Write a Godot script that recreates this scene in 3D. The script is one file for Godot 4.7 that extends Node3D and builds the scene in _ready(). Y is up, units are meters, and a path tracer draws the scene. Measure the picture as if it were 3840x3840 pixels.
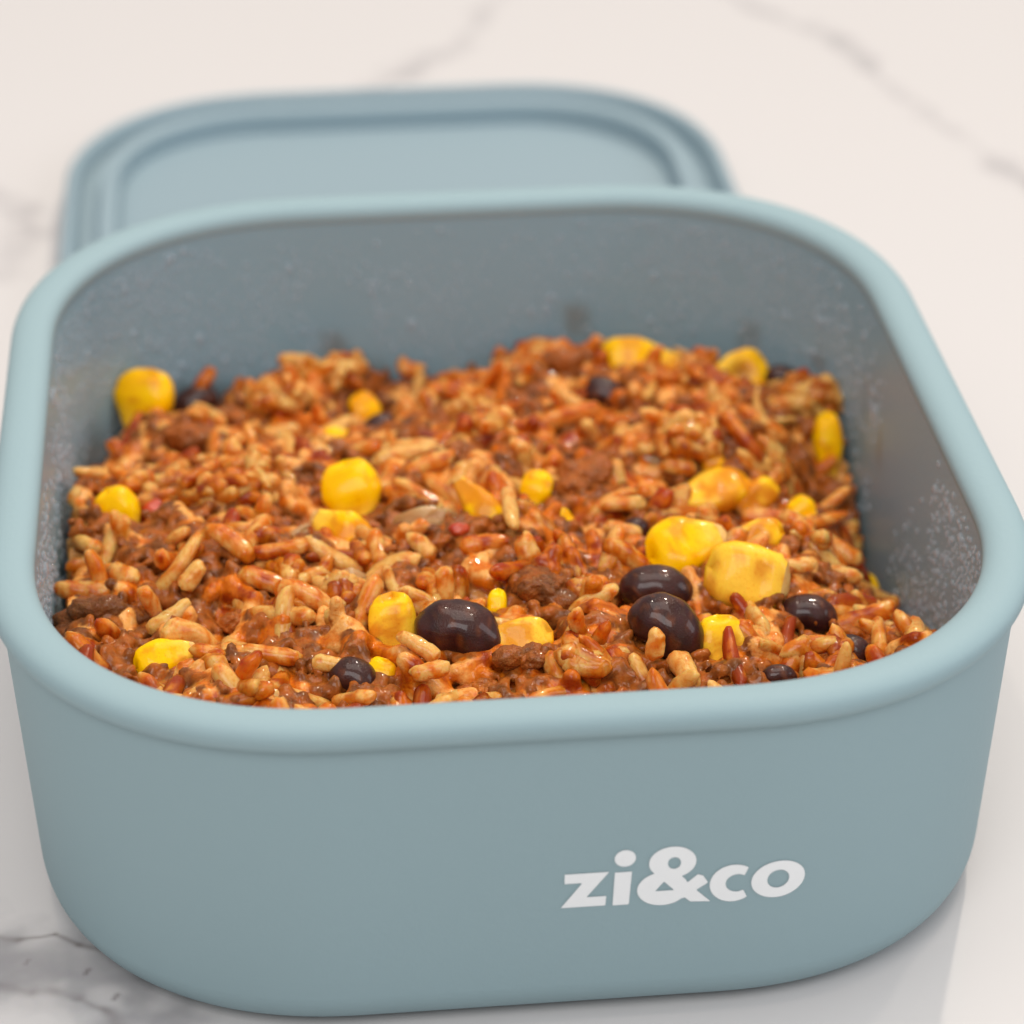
extends Node3D
# A lunch box of rice, mince, corn and black beans on a marble counter. Lengths in the tables below are millimetres.

const MM := 0.001
const HALF_X := 80.0
const HALF_Z := 89.5
const CORNER := 53.9
const BULGE := 2.21
const TOP := 59.1
const RIGHT := Vector3(0.9949, 0.0, 0.1012)
const AWAY := Vector3(0.1012, 0.0, -0.9949)
const EYE := Vector3(-37.2, 281.2, 404.9)

var rng := RandomNumberGenerator.new()
var fine := FastNoiseLite.new()
var broad := FastNoiseLite.new()
var cell := FastNoiseLite.new()
var M := {}
var heroes := []          # [Vector3 centre in mm, radius in mm, short phrase]
var used := {}
var bed := PackedFloat32Array()
const BED_X0 := -76
const BED_Z0 := -86
const BED_W := 153
const BED_D := 173

func _ready():
	rng.seed = 4711
	fine.seed = 3; fine.frequency = 1.0; fine.fractal_octaves = 3
	broad.seed = 8; broad.frequency = 1.0; broad.fractal_octaves = 2
	cell.seed = 5; cell.frequency = 1.0; cell.noise_type = FastNoiseLite.TYPE_CELLULAR; cell.fractal_type = FastNoiseLite.FRACTAL_NONE
	camera_and_light()
	materials()
	counter()
	lid()
	container()
	food()
	condensation()

# ---------------------------------------------------------------- camera, air, lamps
func camera_and_light():
	var cam := Camera3D.new(); cam.name = "camera"; add_child(cam)
	cam.position = Vector3(-0.03719, 0.28124, 0.40490)
	cam.look_at_from_position(cam.position, cam.position + Vector3(0.087018, -0.511684, -0.854756), Vector3.UP)
	var lens := CameraAttributesPhysical.new()
	lens.frustum_focal_length = 65.75
	lens.frustum_focus_distance = 0.425
	lens.frustum_near = 0.02; lens.frustum_far = 30.0
	lens.exposure_aperture = 9.0
	cam.attributes = lens
	cam.fov = 20.686
	cam.near = 0.02; cam.far = 30.0
	cam.current = true
	var we := WorldEnvironment.new(); we.name = "environment"
	var e := Environment.new()
	e.background_mode = Environment.BG_COLOR
	e.background_color = Color(0.40, 0.40, 0.405).linear_to_srgb()
	e.background_energy_multiplier = 1.0
	e.tonemap_mode = Environment.TONE_MAPPER_LINEAR
	e.tonemap_exposure = 1.0
	e.sdfgi_enabled = true; e.ssao_enabled = true; e.ssil_enabled = true
	we.environment = e; add_child(we)
	area("ceiling_light", Vector3(0.05, 1.75, -0.05), Vector3(0, 0, -0.02), Vector2(1.2, 0.9), 1.05, Color(1.0, 0.965, 0.93))
	area("side_window_light", Vector3(1.6, 1.0, 0.55), Vector3(0, 0, 0), Vector2(0.9, 1.1), 0.9, Color(0.93, 0.965, 1.0))
	area("room_window_light", Vector3(-0.4, 1.45, 1.15), Vector3(0, 0, 0), Vector2(1.1, 0.8), 1.45, Color(0.99, 0.985, 0.98))
	spot("ceiling_lamp", Vector3(0.73, 1.9, -1.45), 2.3, 0.03)
	spot("downlight", Vector3(-0.35, 1.9, -0.75), 0.30, 0.03)
	spot("downlight", Vector3(0.65, 1.9, -0.45), 0.30, 0.03)

func area(called: String, at: Vector3, to: Vector3, size: Vector2, energy: float, tint: Color):
	var l := AreaLight3D.new(); l.name = called
	add_child(l, true)
	l.area_size = size
	l.area_normalize_energy = true
	l.light_energy = energy; l.light_color = tint
	l.shadow_enabled = true
	l.look_at_from_position(at, to, Vector3.UP if absf((to - at).normalized().y) < 0.98 else Vector3.FORWARD)

func spot(called: String, at: Vector3, energy: float, radius: float):
	var l := OmniLight3D.new(); l.name = called
	add_child(l, true)
	l.position = at; l.light_size = radius; l.light_energy = energy
	l.light_color = Color(1.0, 0.95, 0.88); l.omni_range = 6.0; l.omni_attenuation = 2.0; l.shadow_enabled = true

# ---------------------------------------------------------------- materials
func noise_texture(freq: float, seed_: int, octaves := 4, kind := FastNoiseLite.TYPE_SIMPLEX_SMOOTH) -> NoiseTexture2D:
	var n := FastNoiseLite.new(); n.seed = seed_; n.frequency = freq; n.fractal_octaves = octaves; n.noise_type = kind
	var t := NoiseTexture2D.new(); t.width = 512; t.height = 512; t.seamless = true; t.noise = n
	return t

func ramp(stops: Array) -> Gradient:
	var g := Gradient.new()
	g.offsets = PackedFloat32Array(stops.map(func(s): return s[0]))
	g.colors = PackedColorArray(stops.map(func(s): return s[1]))
	return g

func mat(rough: float, spec := 0.5, bump := 0.0, tex: Texture2D = null, per_m := 60.0) -> StandardMaterial3D:
	var m := StandardMaterial3D.new()
	m.roughness = rough; m.metallic_specular = spec
	if tex:
		m.heightmap_enabled = true; m.heightmap_scale = bump; m.heightmap_texture = tex
		m.uv1_triplanar = true; m.uv1_world_triplanar = true
		m.uv1_scale = Vector3(per_m, per_m, per_m)
	return m

func materials():
	var grain := noise_texture(0.03, 11)
	var pits := noise_texture(0.045, 21, 3)
	var mottle := noise_texture(0.028, 77, 4)
	mottle.color_ramp = ramp([[0.0, Color(0.88, 0.66, 0.44)], [0.32, Color(0.97, 0.88, 0.74)], [0.44, Color(1, 0.98, 0.95)], [0.55, Color(1, 1, 1)]])
	var specks := noise_texture(0.05, 79, 3)
	specks.color_ramp = ramp([[0.0, Color(0.88, 0.62, 0.40)], [0.24, Color(0.98, 0.90, 0.78)], [0.32, Color(1, 1, 1)]])
	var silicone := mat(0.62, 0.32, 0.0025, grain, 40.0)
	silicone.albedo_color = Color(0.292, 0.402, 0.434).linear_to_srgb()
	M.silicone = silicone
	var inner := mat(0.34, 0.5, 0.004, grain, 55.0)
	inner.albedo_color = Color(1, 1, 1); inner.vertex_color_use_as_albedo = true
	M.inner = inner
	var lidm := mat(0.5, 0.5)
	lidm.albedo_color = Color(0.255, 0.345, 0.392).linear_to_srgb()
	M.lid = lidm
	var ink := mat(0.5, 0.4); ink.albedo_color = Color(0.87, 0.89, 0.90).linear_to_srgb(); M.ink = ink
	var water := mat(0.04, 1.0); water.metallic_specular = 1.0
	water.transparency = BaseMaterial3D.TRANSPARENCY_ALPHA; water.albedo_color = Color(0.85, 0.90, 0.95, 0.20); M.water = water
	for spec in [["rice", 0.34, 0.22, 0.005, 70.0, 0.30, 0.35], ["sauce", 0.35, 0.16, 0.012, 80.0, 0.0, 0.42], ["mince", 0.45, 0.3, 0.03, 90.0, 0.0, 0.25], ["corn", 0.32, 0.18, 0.004, 60.0, 0.06, 0.25], ["bean", 0.34, 0.30, 0.008, 110.0, 0.0, 0.40], ["tomato", 0.3, 0.4, 0.02, 60.0, 0.1, 0.6]]:
		var m := mat(spec[1], spec[2], spec[3], pits, spec[4])
		m.vertex_color_use_as_albedo = true
		if spec[0] in ["rice", "sauce", "mince", "corn"]: m.albedo_texture = mottle if spec[0] != "corn" else specks
		if spec[5] > 0.0: m.subsurf_scatter_enabled = true; m.subsurf_scatter_strength = spec[5]
		m.clearcoat_enabled = true; m.clearcoat = spec[6]; m.clearcoat_roughness = 0.07
		M[spec[0]] = m
	var on := mat(0.2, 0.5, 0.008, pits, 60.0); on.vertex_color_use_as_albedo = true
	on.subsurf_scatter_enabled = true; on.subsurf_scatter_strength = 0.3
	on.backlight_enabled = true; on.backlight = Color(0.5, 0.4, 0.3); M.onion = on

# ---------------------------------------------------------------- mesh helpers
func build(v: PackedVector3Array, idx: PackedInt32Array, material: Material, cols = null, uv = null) -> ArrayMesh:
	# idx runs anticlockwise seen from outside; Godot wants clockwise
	var n := PackedVector3Array(); n.resize(v.size())
	var flip := PackedInt32Array(); flip.resize(idx.size())
	for i in range(0, idx.size(), 3):
		var a := idx[i]; var b := idx[i + 1]; var c := idx[i + 2]
		var x := ((v[b] - v[a]) * 1000.0).cross((v[c] - v[a]) * 1000.0)
		n[a] += x; n[b] += x; n[c] += x
		flip[i] = a; flip[i + 1] = c; flip[i + 2] = b
	for i in n.size():
		n[i] = n[i].normalized() if n[i].length_squared() > 1e-16 else Vector3.UP
	var arr := []; arr.resize(Mesh.ARRAY_MAX)
	arr[Mesh.ARRAY_VERTEX] = v; arr[Mesh.ARRAY_NORMAL] = n; arr[Mesh.ARRAY_INDEX] = flip
	if cols != null: arr[Mesh.ARRAY_COLOR] = cols
	if uv != null: arr[Mesh.ARRAY_TEX_UV] = uv
	var m := ArrayMesh.new(); m.add_surface_from_arrays(Mesh.PRIMITIVE_TRIANGLES, arr)
	m.surface_set_material(0, material)
	return m

func put(called: String, mesh: Mesh, parent: Node3D = self) -> MeshInstance3D:
	var o := MeshInstance3D.new(); o.name = named(called) if parent == self else called
	o.mesh = mesh; parent.add_child(o, true)
	return o

func named(called: String) -> String:
	var k: int = used.get(called, 0)
	used[called] = k + 1
	return called if k == 0 else "%s_%03d" % [called, k]

func thing(called: String, label: String, category: String, group := "", at := Vector3.ZERO) -> Node3D:
	var o := Node3D.new(); o.name = named(called); add_child(o); o.position = at
	tag(o, label, category, group)
	return o

func tag(o: Node, label: String, category: String, group := "", kind := ""):
	if label: o.set_meta("label", label)
	if category: o.set_meta("category", category)
	if group: o.set_meta("group", group)
	if kind: o.set_meta("kind", kind)

func ring(a: float, b: float, r: float, per := 28) -> PackedVector2Array:
	var p := PackedVector2Array()
	for q in 4:
		for k in per + 1:
			var t := (PI / 2) * (k / float(per))
			var cs := pow(maxf(cos(t), 0.0), 2.0 / BULGE); var sn := pow(maxf(sin(t), 0.0), 2.0 / BULGE)
			if q % 2 == 1:
				var w := cs; cs = sn; sn = w
			var sx := 1.0 if q == 0 or q == 3 else -1.0
			var sz := 1.0 if q < 2 else -1.0
			p.append(Vector2(sx * (a - r + r * cs), sz * (b - r + r * sn)))
		# the straight side that leads to the next corner
		var last := p[-1]
		var next := Vector2(-(a - r), b) if q == 0 else Vector2(-a, -(b - r)) if q == 1 else Vector2(a - r, -b) if q == 2 else Vector2(a, b - r)
		for k in range(1, 24): p.append(last.lerp(next, k / 24.0))
	return p

func edge_z(x: float, off: float) -> float:   # front face of the rounded square at x
	var r := CORNER + off; var dx := maxf(absf(x) - (HALF_X - CORNER), 0.0) / r
	return HALF_Z - CORNER + r * pow(maxf(1.0 - pow(dx, BULGE), 0.0), 1.0 / BULGE)

func sweep(profile: Array, material: Material, half := Vector2(HALF_X, HALF_Z), corner := CORNER, closed := false, cap_first := false, cap_last := false, tint = null, per := 28) -> ArrayMesh:
	var v := PackedVector3Array(); var idx := PackedInt32Array(); var cols := PackedColorArray()
	var n := 0
	for p in profile:
		var r := ring(half.x + p.x, half.y + p.x, maxf(corner + p.x, 4.0), per)
		n = r.size()
		for q in r: v.append(Vector3(q.x, p.y, q.y) * MM)
	var rows := profile.size()
	for j in (rows if closed else rows - 1):
		for i in n:
			var a := j * n + i; var b := j * n + (i + 1) % n
			var k := (j + 1) % rows
			var c := k * n + (i + 1) % n; var d := k * n + i
			idx.append_array([a, d, c, a, c, b])
	if cap_first:
		var m := v.size(); v.append(Vector3(0, profile[0].y, 0) * MM)
		for i in n: idx.append_array([m, i, (i + 1) % n])
	if cap_last:
		var m := v.size(); v.append(Vector3(0, profile[-1].y, 0) * MM)
		for i in n: idx.append_array([m, (rows - 1) * n + (i + 1) % n, (rows - 1) * n + i])
	if tint != null:
		for p in v: cols.append(tint.call(p))
	return build(v, idx, material, cols if tint != null else null)

# ---------------------------------------------------------------- counter
func vein(im: Image, pts: Array, width: float, strength: float, tint: Color, salt: float):
	# a mineral vein inside the stone: drawn along a line in millimetres, wandering and fading
	var px := 2048.0 / 900.0
	for s in pts.size() - 1:
		var a: Vector2 = pts[s]; var b: Vector2 = pts[s + 1]
		var reach := width * 3.0 + 4.0
		var lo := Vector2(minf(a.x, b.x) - reach, minf(a.y, b.y) - reach); var hi := Vector2(maxf(a.x, b.x) + reach, maxf(a.y, b.y) + reach)
		for yy in range(maxi(0, int((lo.y + 600.0) * px)), mini(2047, int((hi.y + 600.0) * px))):
			for xx in range(maxi(0, int((lo.x + 450.0) * px)), mini(2047, int((hi.x + 450.0) * px))):
				var p := Vector2(xx / px - 450.0, yy / px - 600.0)
				var w := p + Vector2(fine.get_noise_3d(p.x * 0.09, p.y * 0.09, salt), fine.get_noise_3d(p.x * 0.09, p.y * 0.09, salt + 7.0)) * minf(width, 5.0) * 1.1
				var t := clampf((w - a).dot(b - a) / maxf((b - a).length_squared(), 0.001), 0.0, 1.0)
				var d := w.distance_to(a.lerp(b, t))
				var ww := width * (0.75 + 0.55 * broad.get_noise_3d(p.x * 0.05, p.y * 0.05, salt + 3.0))
				var g := exp(-pow(d / maxf(ww, 0.2), 2.0)) * strength * (0.8 + 0.7 * broad.get_noise_3d(p.x * 0.035, p.y * 0.035, salt + 19.0))
				if g > 0.01:
					var c := im.get_pixel(xx, yy)
					var target := c.lerp(tint, clampf(g, 0.0, 1.0))
					im.set_pixel(xx, yy, Color(minf(c.r, target.r), minf(c.g, target.g), minf(c.b, target.b)))

func counter():
	var im := Image.create(2048, 2048, false, Image.FORMAT_RGB8)
	im.fill(Color(0.826, 0.808, 0.804))
	var grey := Color(0.53, 0.51, 0.525)
	var P := func(a): return a.map(func(q): return Vector2(q[0], q[1]))
	vein(im, P.call([[86, -372], [97, -353], [108, -331], [125, -307], [129, -285], [133, -266], [141, -241], [147, -220], [154, -206], [168, -178], [190, -150]]), 3.2, 0.24, grey, 1.0)
	vein(im, P.call([[119, -316], [125, -307], [128, -290]]), 4.6, 0.26, grey, 2.0)
	vein(im, P.call([[148, -219], [154, -206], [160, -190]]), 4.2, 0.27, grey, 3.0)
	vein(im, P.call([[50, -385], [40, -359], [32, -338], [22, -315], [9, -299], [3, -292], [-4, -284], [-20, -268]]), 3.6, 0.16, grey, 4.0)
	vein(im, P.call([[16, -306], [6, -296], [-2, -288]]), 5.0, 0.22, grey, 5.0)
	vein(im, P.call([[-112, -240], [-99, -226], [-93, -216], [-89, -204], [-96, -180]]), 5.0, 0.2, grey, 6.0)
	vein(im, P.call([[-120, 58], [-84, 61], [-74, 64], [-65, 68], [-57, 78], [-50, 92], [-40, 120]]), 8.0, 0.5, Color(0.58, 0.57, 0.58), 7.0)
	vein(im, P.call([[-120, 50], [-84, 56], [-79, 57], [-74, 56], [-70, 59], [-64, 62], [-57, 65], [-45, 70]]), 0.9, 0.4, Color(0.43, 0.40, 0.39), 8.0)
	vein(im, P.call([[-110, 70], [-83, 67], [-77, 69], [-73, 69], [-69, 71], [-65, 75], [-62, 80], [-61, 90]]), 1.6, 0.35, Color(0.49, 0.46, 0.46), 9.0)
	for s in [[-78, 63], [-64, 72.5], [-68.5, 66]]:
		vein(im, P.call([s, [s[0] + 0.5, s[1] - 0.9]]), 0.5, 0.5, Color(0.4, 0.36, 0.36), s[0])
	var v := PackedVector3Array(); var uv := PackedVector2Array(); var idx := PackedInt32Array()
	for p in [Vector2(-1.3, -1.1), Vector2(1.3, -1.1), Vector2(1.3, 0.7), Vector2(-1.3, 0.7)]:
		v.append(Vector3(p.x, 0, p.y)); uv.append(Vector2((p.x + 0.45) / 0.9, (p.y + 0.6) / 0.9))
	idx.append_array([0, 3, 2, 0, 2, 1])
	var m := StandardMaterial3D.new()
	m.albedo_texture = ImageTexture.create_from_image(im)
	m.roughness = 0.08; m.metallic_specular = 0.5
	var top := put("countertop", build(v, idx, m, null, uv))
	tag(top, "white marble countertop with soft grey veins", "countertop", "", "structure")
	var slab := BoxMesh.new(); slab.size = Vector3(2.6, 0.03, 1.8)
	var sm := StandardMaterial3D.new(); sm.albedo_color = Color(0.83, 0.81, 0.80); sm.roughness = 0.2
	slab.material = sm
	var under := put("slab", slab, top); under.position = Vector3(0, -0.0195, -0.2)

# ---------------------------------------------------------------- lid
func lid():
	var t := thing("container_lid", "pale blue grey silicone lid lying upside down behind the box", "lid", "", Vector3(-0.0018, 0, -0.178))
	var h := Vector2(79.2, 86.0)
	put("flange", sweep([Vector2(-3.5, 0.5), Vector2(-1.2, 1.0), Vector2(-0.2, 3.0), Vector2(0, 6.0), Vector2(-0.4, 8.0), Vector2(-1.2, 8.9), Vector2(-2.2, 9.0), Vector2(-3.1, 8.5), Vector2(-3.7, 7.2), Vector2(-4.2, 4.8), Vector2(-4.9, 4.0), Vector2(-9.0, 3.9)], M.lid, h, 51.0), t)
	put("sealing_ridge", sweep([Vector2(-7.9, 2.2), Vector2(-8.1, 6.6), Vector2(-8.5, 7.9), Vector2(-9.3, 8.5), Vector2(-11.8, 8.5), Vector2(-12.7, 8.0), Vector2(-13.1, 6.8), Vector2(-13.3, 2.4), Vector2(-13.8, 1.7)], M.lid, h, 51.0), t)
	put("panel", sweep([Vector2(-13.0, 3.2), Vector2(-15.5, 3.3), Vector2(-30.0, 3.4)], M.lid, h, 51.0, false, false, true), t)
	put("underside", sweep([Vector2(-20, 0.3), Vector2(-3.4, 0.4)], M.lid, h, 51.0, false, true, false), t)

# ---------------------------------------------------------------- lunch box
func wall_off(y: float) -> float:
	return -1.75 - 2.7 * (1.0 - y / 54.2)

func container():
	var t := thing("lunch_box", "grey blue rounded silicone lunch box with thick rim and white lettering", "lunch box")
	var prof := []
	for k in 11:
		var a := (PI / 2) * (1.0 - k / 10.0)      # from the base up round the foot
		var y := 8.0 * (1.0 - sin(a))
		prof.append(Vector2(wall_off(y) - 8.0 * (1.0 - cos(a)), y))
	for k in range(1, 13): prof.append(Vector2(wall_off(8.0 + 46.6 * k / 12.0), 8.0 + 46.6 * k / 12.0))
	prof.insert(0, Vector2(prof[0].x - 2.0, 0.02)); prof[1].y = 0.03
	put("wall", sweep(prof, M.silicone, Vector2(HALF_X, HALF_Z), CORNER, false, true, false, null, 40), t)
	var lip := []
	for k in 28:
		var a := -TAU * k / 28.0 + PI * 1.5
		lip.append(Vector2(-3.7 - 3.7 * signf(cos(a)) * pow(absf(cos(a)), 0.9) * -1.0, 56.4 + 2.6 * signf(sin(a)) * pow(absf(sin(a)), 0.9)))
	lip.reverse()
	put("rim", sweep(lip, M.silicone, Vector2(HALF_X, HALF_Z), CORNER, true, false, false, null, 40), t)
	var inn := []
	for k in 15: inn.append(Vector2(-7.1 - 2.4 * k / 14.0, 57.0 - 45.0 * k / 14.0))
	for k in range(1, 9):
		var a := (PI / 2) * k / 8.0
		inn.append(Vector2(-9.5 - 8.0 * (1.0 - cos(a)), 12.0 - 8.0 * sin(a)))
	var stain := func(p: Vector3) -> Color:
		var q := p / MM
		var base := Color(0.255, 0.390, 0.450)
		var w := 0.0
		for s in [[-58, 27, -74, 4], [-54, 25, -76, 4], [-22, 29, -81, 4], [25, 33, -81, 4], [57, 33, -70, 4], [72, 22, 5, 3], [72, 36, -20, 3], [68, 35, -56, 3], [-14, 23, -81, 3]]:
			w = maxf(w, 1.0 - q.distance_to(Vector3(s[0], s[1], s[2])) / s[3])
		w = clampf(w * 1.6 + 0.4 * fine.get_noise_3dv(q * 0.4) * signf(w), 0.0, 1.0) * 0.55
		return base.lerp(Color(0.16, 0.11, 0.05), w)
	put("inner_wall", sweep(inn, M.inner, Vector2(HALF_X, HALF_Z), CORNER, false, false, true, stain, 60), t)
	for g in ["z", "i", "and", "c", "o"]: put("letter", letter(g), t)

func letter(g: String) -> ArrayMesh:
	# outline of one printed character by marching over a distance field, laid just proud of the curved front wall
	var box: Rect2 = {"z": Rect2(1.9, 22.5, 8, 7.5), "i": Rect2(9.5, 22.3, 4.2, 11.6), "and": Rect2(12.9, 21.8, 12, 12.2), "c": Rect2(23.6, 21.6, 7, 8.4), "o": Rect2(29.8, 21.6, 9.2, 8.2)}[g]
	var step := 0.16
	var nx := int(box.size.x / step); var ny := int(box.size.y / step)
	var f := PackedFloat32Array(); f.resize((nx + 1) * (ny + 1))
	for j in ny + 1:
		for i in nx + 1: f[j * (nx + 1) + i] = ink_distance(g, box.position + Vector2(i, j) * step)
	var v := PackedVector3Array(); var idx := PackedInt32Array()
	for j in ny:
		for i in nx:
			var ks := [[i, j], [i + 1, j], [i + 1, j + 1], [i, j + 1]]
			var poly := []
			for e in 4:
				var p: Array = ks[e]; var q: Array = ks[(e + 1) % 4]
				var a := f[p[1] * (nx + 1) + p[0]]; var b := f[q[1] * (nx + 1) + q[0]]
				var pa := box.position + Vector2(p[0], p[1]) * step; var pb := box.position + Vector2(q[0], q[1]) * step
				if a < 0.0: poly.append(pa)
				if (a < 0.0) != (b < 0.0): poly.append(pa.lerp(pb, a / (a - b)))
			if poly.size() < 3: continue
			var k0 := v.size()
			for p in poly:
				var off := wall_off(p.y)
				v.append(Vector3(p.x, p.y, edge_z(p.x, off) + 0.12) * MM)
			for k in range(1, poly.size() - 1): idx.append_array([k0, k0 + k, k0 + k + 1])
	return build(v, idx, M.ink)

func seg(p: Vector2, a: Vector2, b: Vector2) -> float:
	var t := clampf((p - a).dot(b - a) / (b - a).length_squared(), 0.0, 1.0)
	return p.distance_to(a.lerp(b, t))

func oval(p: Vector2, c: Vector2, r: Vector2) -> float:
	return (((p - c) / r).length() - 1.0) * minf(r.x, r.y)

func within(p: Vector2, poly: Array) -> float:
	var d := 1e9; var inside := false
	for k in poly.size():
		var a := Vector2(poly[k][0], poly[k][1]); var b := Vector2(poly[(k + 1) % poly.size()][0], poly[(k + 1) % poly.size()][1])
		d = minf(d, seg(p, a, b))
		if (a.y > p.y) != (b.y > p.y) and p.x < (b.x - a.x) * (p.y - a.y) / (b.y - a.y) + a.x: inside = not inside
	return -d if inside else d

func ink_distance(g: String, p: Vector2) -> float:
	match g:
		"z": return within(p, [[2.85, 29.4], [9.35, 29.4], [6.1, 24.85], [9.0, 24.85], [8.9, 23.05], [2.35, 23.05], [5.45, 27.6], [2.85, 27.6]])
		"i": return minf(within(p, [[10.15, 29.2], [12.65, 29.2], [12.35, 22.95], [9.95, 22.95]]), oval(p, Vector2(11.6, 31.75), Vector2(1.55, 1.55)))
		"and":
			var d := oval(p, Vector2(18.55, 30.45), Vector2(3.45, 2.95))
			d = minf(d, oval(p, Vector2(17.25, 25.55), Vector2(3.75, 3.15)))
			d = minf(d, within(p, [[15.9, 28.4], [18.4, 29.0], [24.4, 22.55], [21.4, 22.75]]))
			d = minf(d, within(p, [[20.2, 23.4], [19.0, 24.6], [22.3, 27.9], [23.1, 27.6], [23.9, 26.2]]))
			d = maxf(d, -oval(p, Vector2(18.8, 30.3), Vector2(0.95, 1.1)))
			return maxf(d, -within(p, [[16.15, 25.15], [18.95, 25.15], [17.4, 26.9]]))
		"c":
			var d := oval(p, Vector2(27.65, 25.75), Vector2(3.5, 3.5))
			d = maxf(d, -oval(p, Vector2(28.2, 25.75), Vector2(1.7, 1.65)))
			return maxf(d, -within(p, [[28.2, 27.0], [29.2, 26.95], [30.1, 29.4], [33, 29.4], [33, 22], [30.1, 22.2], [29.1, 24.5], [28.2, 24.4]]))
	return maxf(oval(p, Vector2(34.35, 25.65), Vector2(4.05, 3.45)), -oval(p, Vector2(34.35, 25.72), Vector2(1.65, 1.68)))

# ---------------------------------------------------------------- condensation on the inner wall
func condensation():
	var drop := SphereMesh.new(); drop.radius = 1.0; drop.height = 2.0; drop.radial_segments = 10; drop.rings = 6
	drop.material = M.water
	var r := ring(HALF_X, HALF_Z, CORNER, 60)
	var where: Array[Transform3D] = []
	var taken := {}
	var zones := [[-60, -55, 46, 26, 14, 1500, 0.34], [-70, -20, 32, 24, 14, 1000, 0.42], [-64, -62, 30, 16, 10, 500, 0.42], [-35, -80, 36, 26, 12, 500, 0.3], [0, -81, 34, 30, 12, 350, 0.24],
		[55, -68, 44, 24, 14, 1100, 0.34], [66, -58, 36, 18, 12, 900, 0.42], [71, -35, 34, 14, 14, 500, 0.36], [70, 34, 40, 20, 11, 1300, 0.42], [72, 12, 22, 16, 9, 500, 0.4], [35, -80, 44, 30, 14, 500, 0.22], [-70, 30, 44, 26, 10, 700, 0.34]]
	for z in zones:
		var made := 0; var tries := 0
		while made < z[5] * 1.7 and tries < z[5] * 40:
			tries += 1
			var k := rng.randi_range(0, r.size() - 1)
			var y: float = z[2] + rng.randfn() * z[4] * 0.6
			if y > 53.5 or y < 8.0: continue
			var off := -7.1 - 2.4 * (57.0 - y) / 45.0
			var a := ring_point(r, k, off); var b := ring_point(r, (k + 1) % r.size(), off)
			var p := a.lerp(b, rng.randf())
			var d: float = Vector2(z[0], z[1]).distance_to(p) / z[3]
			if d > 1.0 or rng.randf() < d * d: continue
			if broad.get_noise_3d(p.x * 0.06, y * 0.06, p.y * 0.06) < -0.35: continue
			var nrm := Vector3(-p.x, 0, -p.y) if a.distance_to(b) < 0.01 else Vector3((b - a).y, 0, -(b - a).x).normalized()
			if nrm.dot(Vector3(-p.x, 0, -p.y)) < 0.0: nrm = -nrm
			nrm = nrm.normalized()
			var side := Vector3.UP.cross(nrm).normalized()
			var s: float = z[6] * (1.35 if p.y < -20.0 or p.x < 0.0 else 1.1) * exp(rng.randfn() * 0.4)
			var here := Vector3(p.x, y, p.y); var cellkey := Vector3i((here / 1.2).floor()); var crowded := false
			for ox in [-1, 0, 1]:
				for oy in [-1, 0, 1]:
					for oz in [-1, 0, 1]:
						for q in taken.get(cellkey + Vector3i(ox, oy, oz), []):
							if (q[0] as Vector3).distance_to(here) < (q[1] + s) * 1.12: crowded = true
			if crowded: continue
			if not taken.has(cellkey): taken[cellkey] = []
			taken[cellkey].append([here, s])
			var bs := Basis(side * s * rng.randf_range(0.9, 1.25), Vector3.UP * s * rng.randf_range(0.9, 1.3), nrm * s * 0.55)
			where.append(Transform3D(bs.scaled(Vector3.ONE * MM), Vector3(p.x, y, p.y) * MM))
			made += 1
	var mm := MultiMesh.new(); mm.transform_format = MultiMesh.TRANSFORM_3D; mm.mesh = drop; mm.instance_count = where.size()
	for i in where.size(): mm.set_instance_transform(i, where[i])
	var o := MultiMeshInstance3D.new(); o.name = "water_droplets"; o.multimesh = mm; add_child(o)
	tag(o, "fine water droplets of condensation on the inside walls of the lunch box", "condensation", "", "stuff")

func ring_point(r: PackedVector2Array, k: int, off: float) -> Vector2:
	# the same perimeter point moved inwards by the offset
	var p := r[k]
	var cx := clampf(p.x, -(HALF_X - CORNER), HALF_X - CORNER); var cz := clampf(p.y, -(HALF_Z - CORNER), HALF_Z - CORNER)
	var c := Vector2(cx, cz)
	return c + (p - c) * ((CORNER + off) / CORNER)

# ---------------------------------------------------------------- the meal
const SHAPE := [[-72, -3, 39], [-72, 17, 36], [-71, 50, 40], [-67.5, -57, 20], [-65, -61, 23], [-54, -74, 20], [-43, -79, 21], [-29, -81, 23], [-16, -81, 24], [-9, -81, 18], [-55, -57, 28], [-57, -50, 31], [-10, -70, 19], [-11, -62, 24], [22, -70, 30], [32, -72, 29], [-30, -68, 29], [5, -81, 23], [19, -81, 27], [44, -79, 25], [62, -67, 25], [69, -52, 31], [71, -47, 29], [72, -31, 24], [72, -24, 18], [72, -16, 10], [72, -5, 8], [72, 10, 17], [72, 27, 27], [66, 48, 38], [0, 75, 40], [-40, 75, 40], [40, 75, 39], [0, 50, 41], [-40, 50, 41], [40, 50, 40], [0, 20, 41], [-40, 20, 40], [45, 20, 40], [58, -5, 34], [0, -20, 38], [-40, -20, 37], [45, -25, 37], [0, -50, 32], [-40, -50, 29], [40, -50, 34], [20, -65, 30]]

func macro(x: float, z: float) -> float:
	var w := 0.0; var s := 0.0
	for c in SHAPE:
		var d: float = (c[0] - x) * (c[0] - x) + (c[1] - z) * (c[1] - z) + 30.0
		var k := pow(d, -1.75)
		w += k; s += k * c[2]
	return s / w

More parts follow.
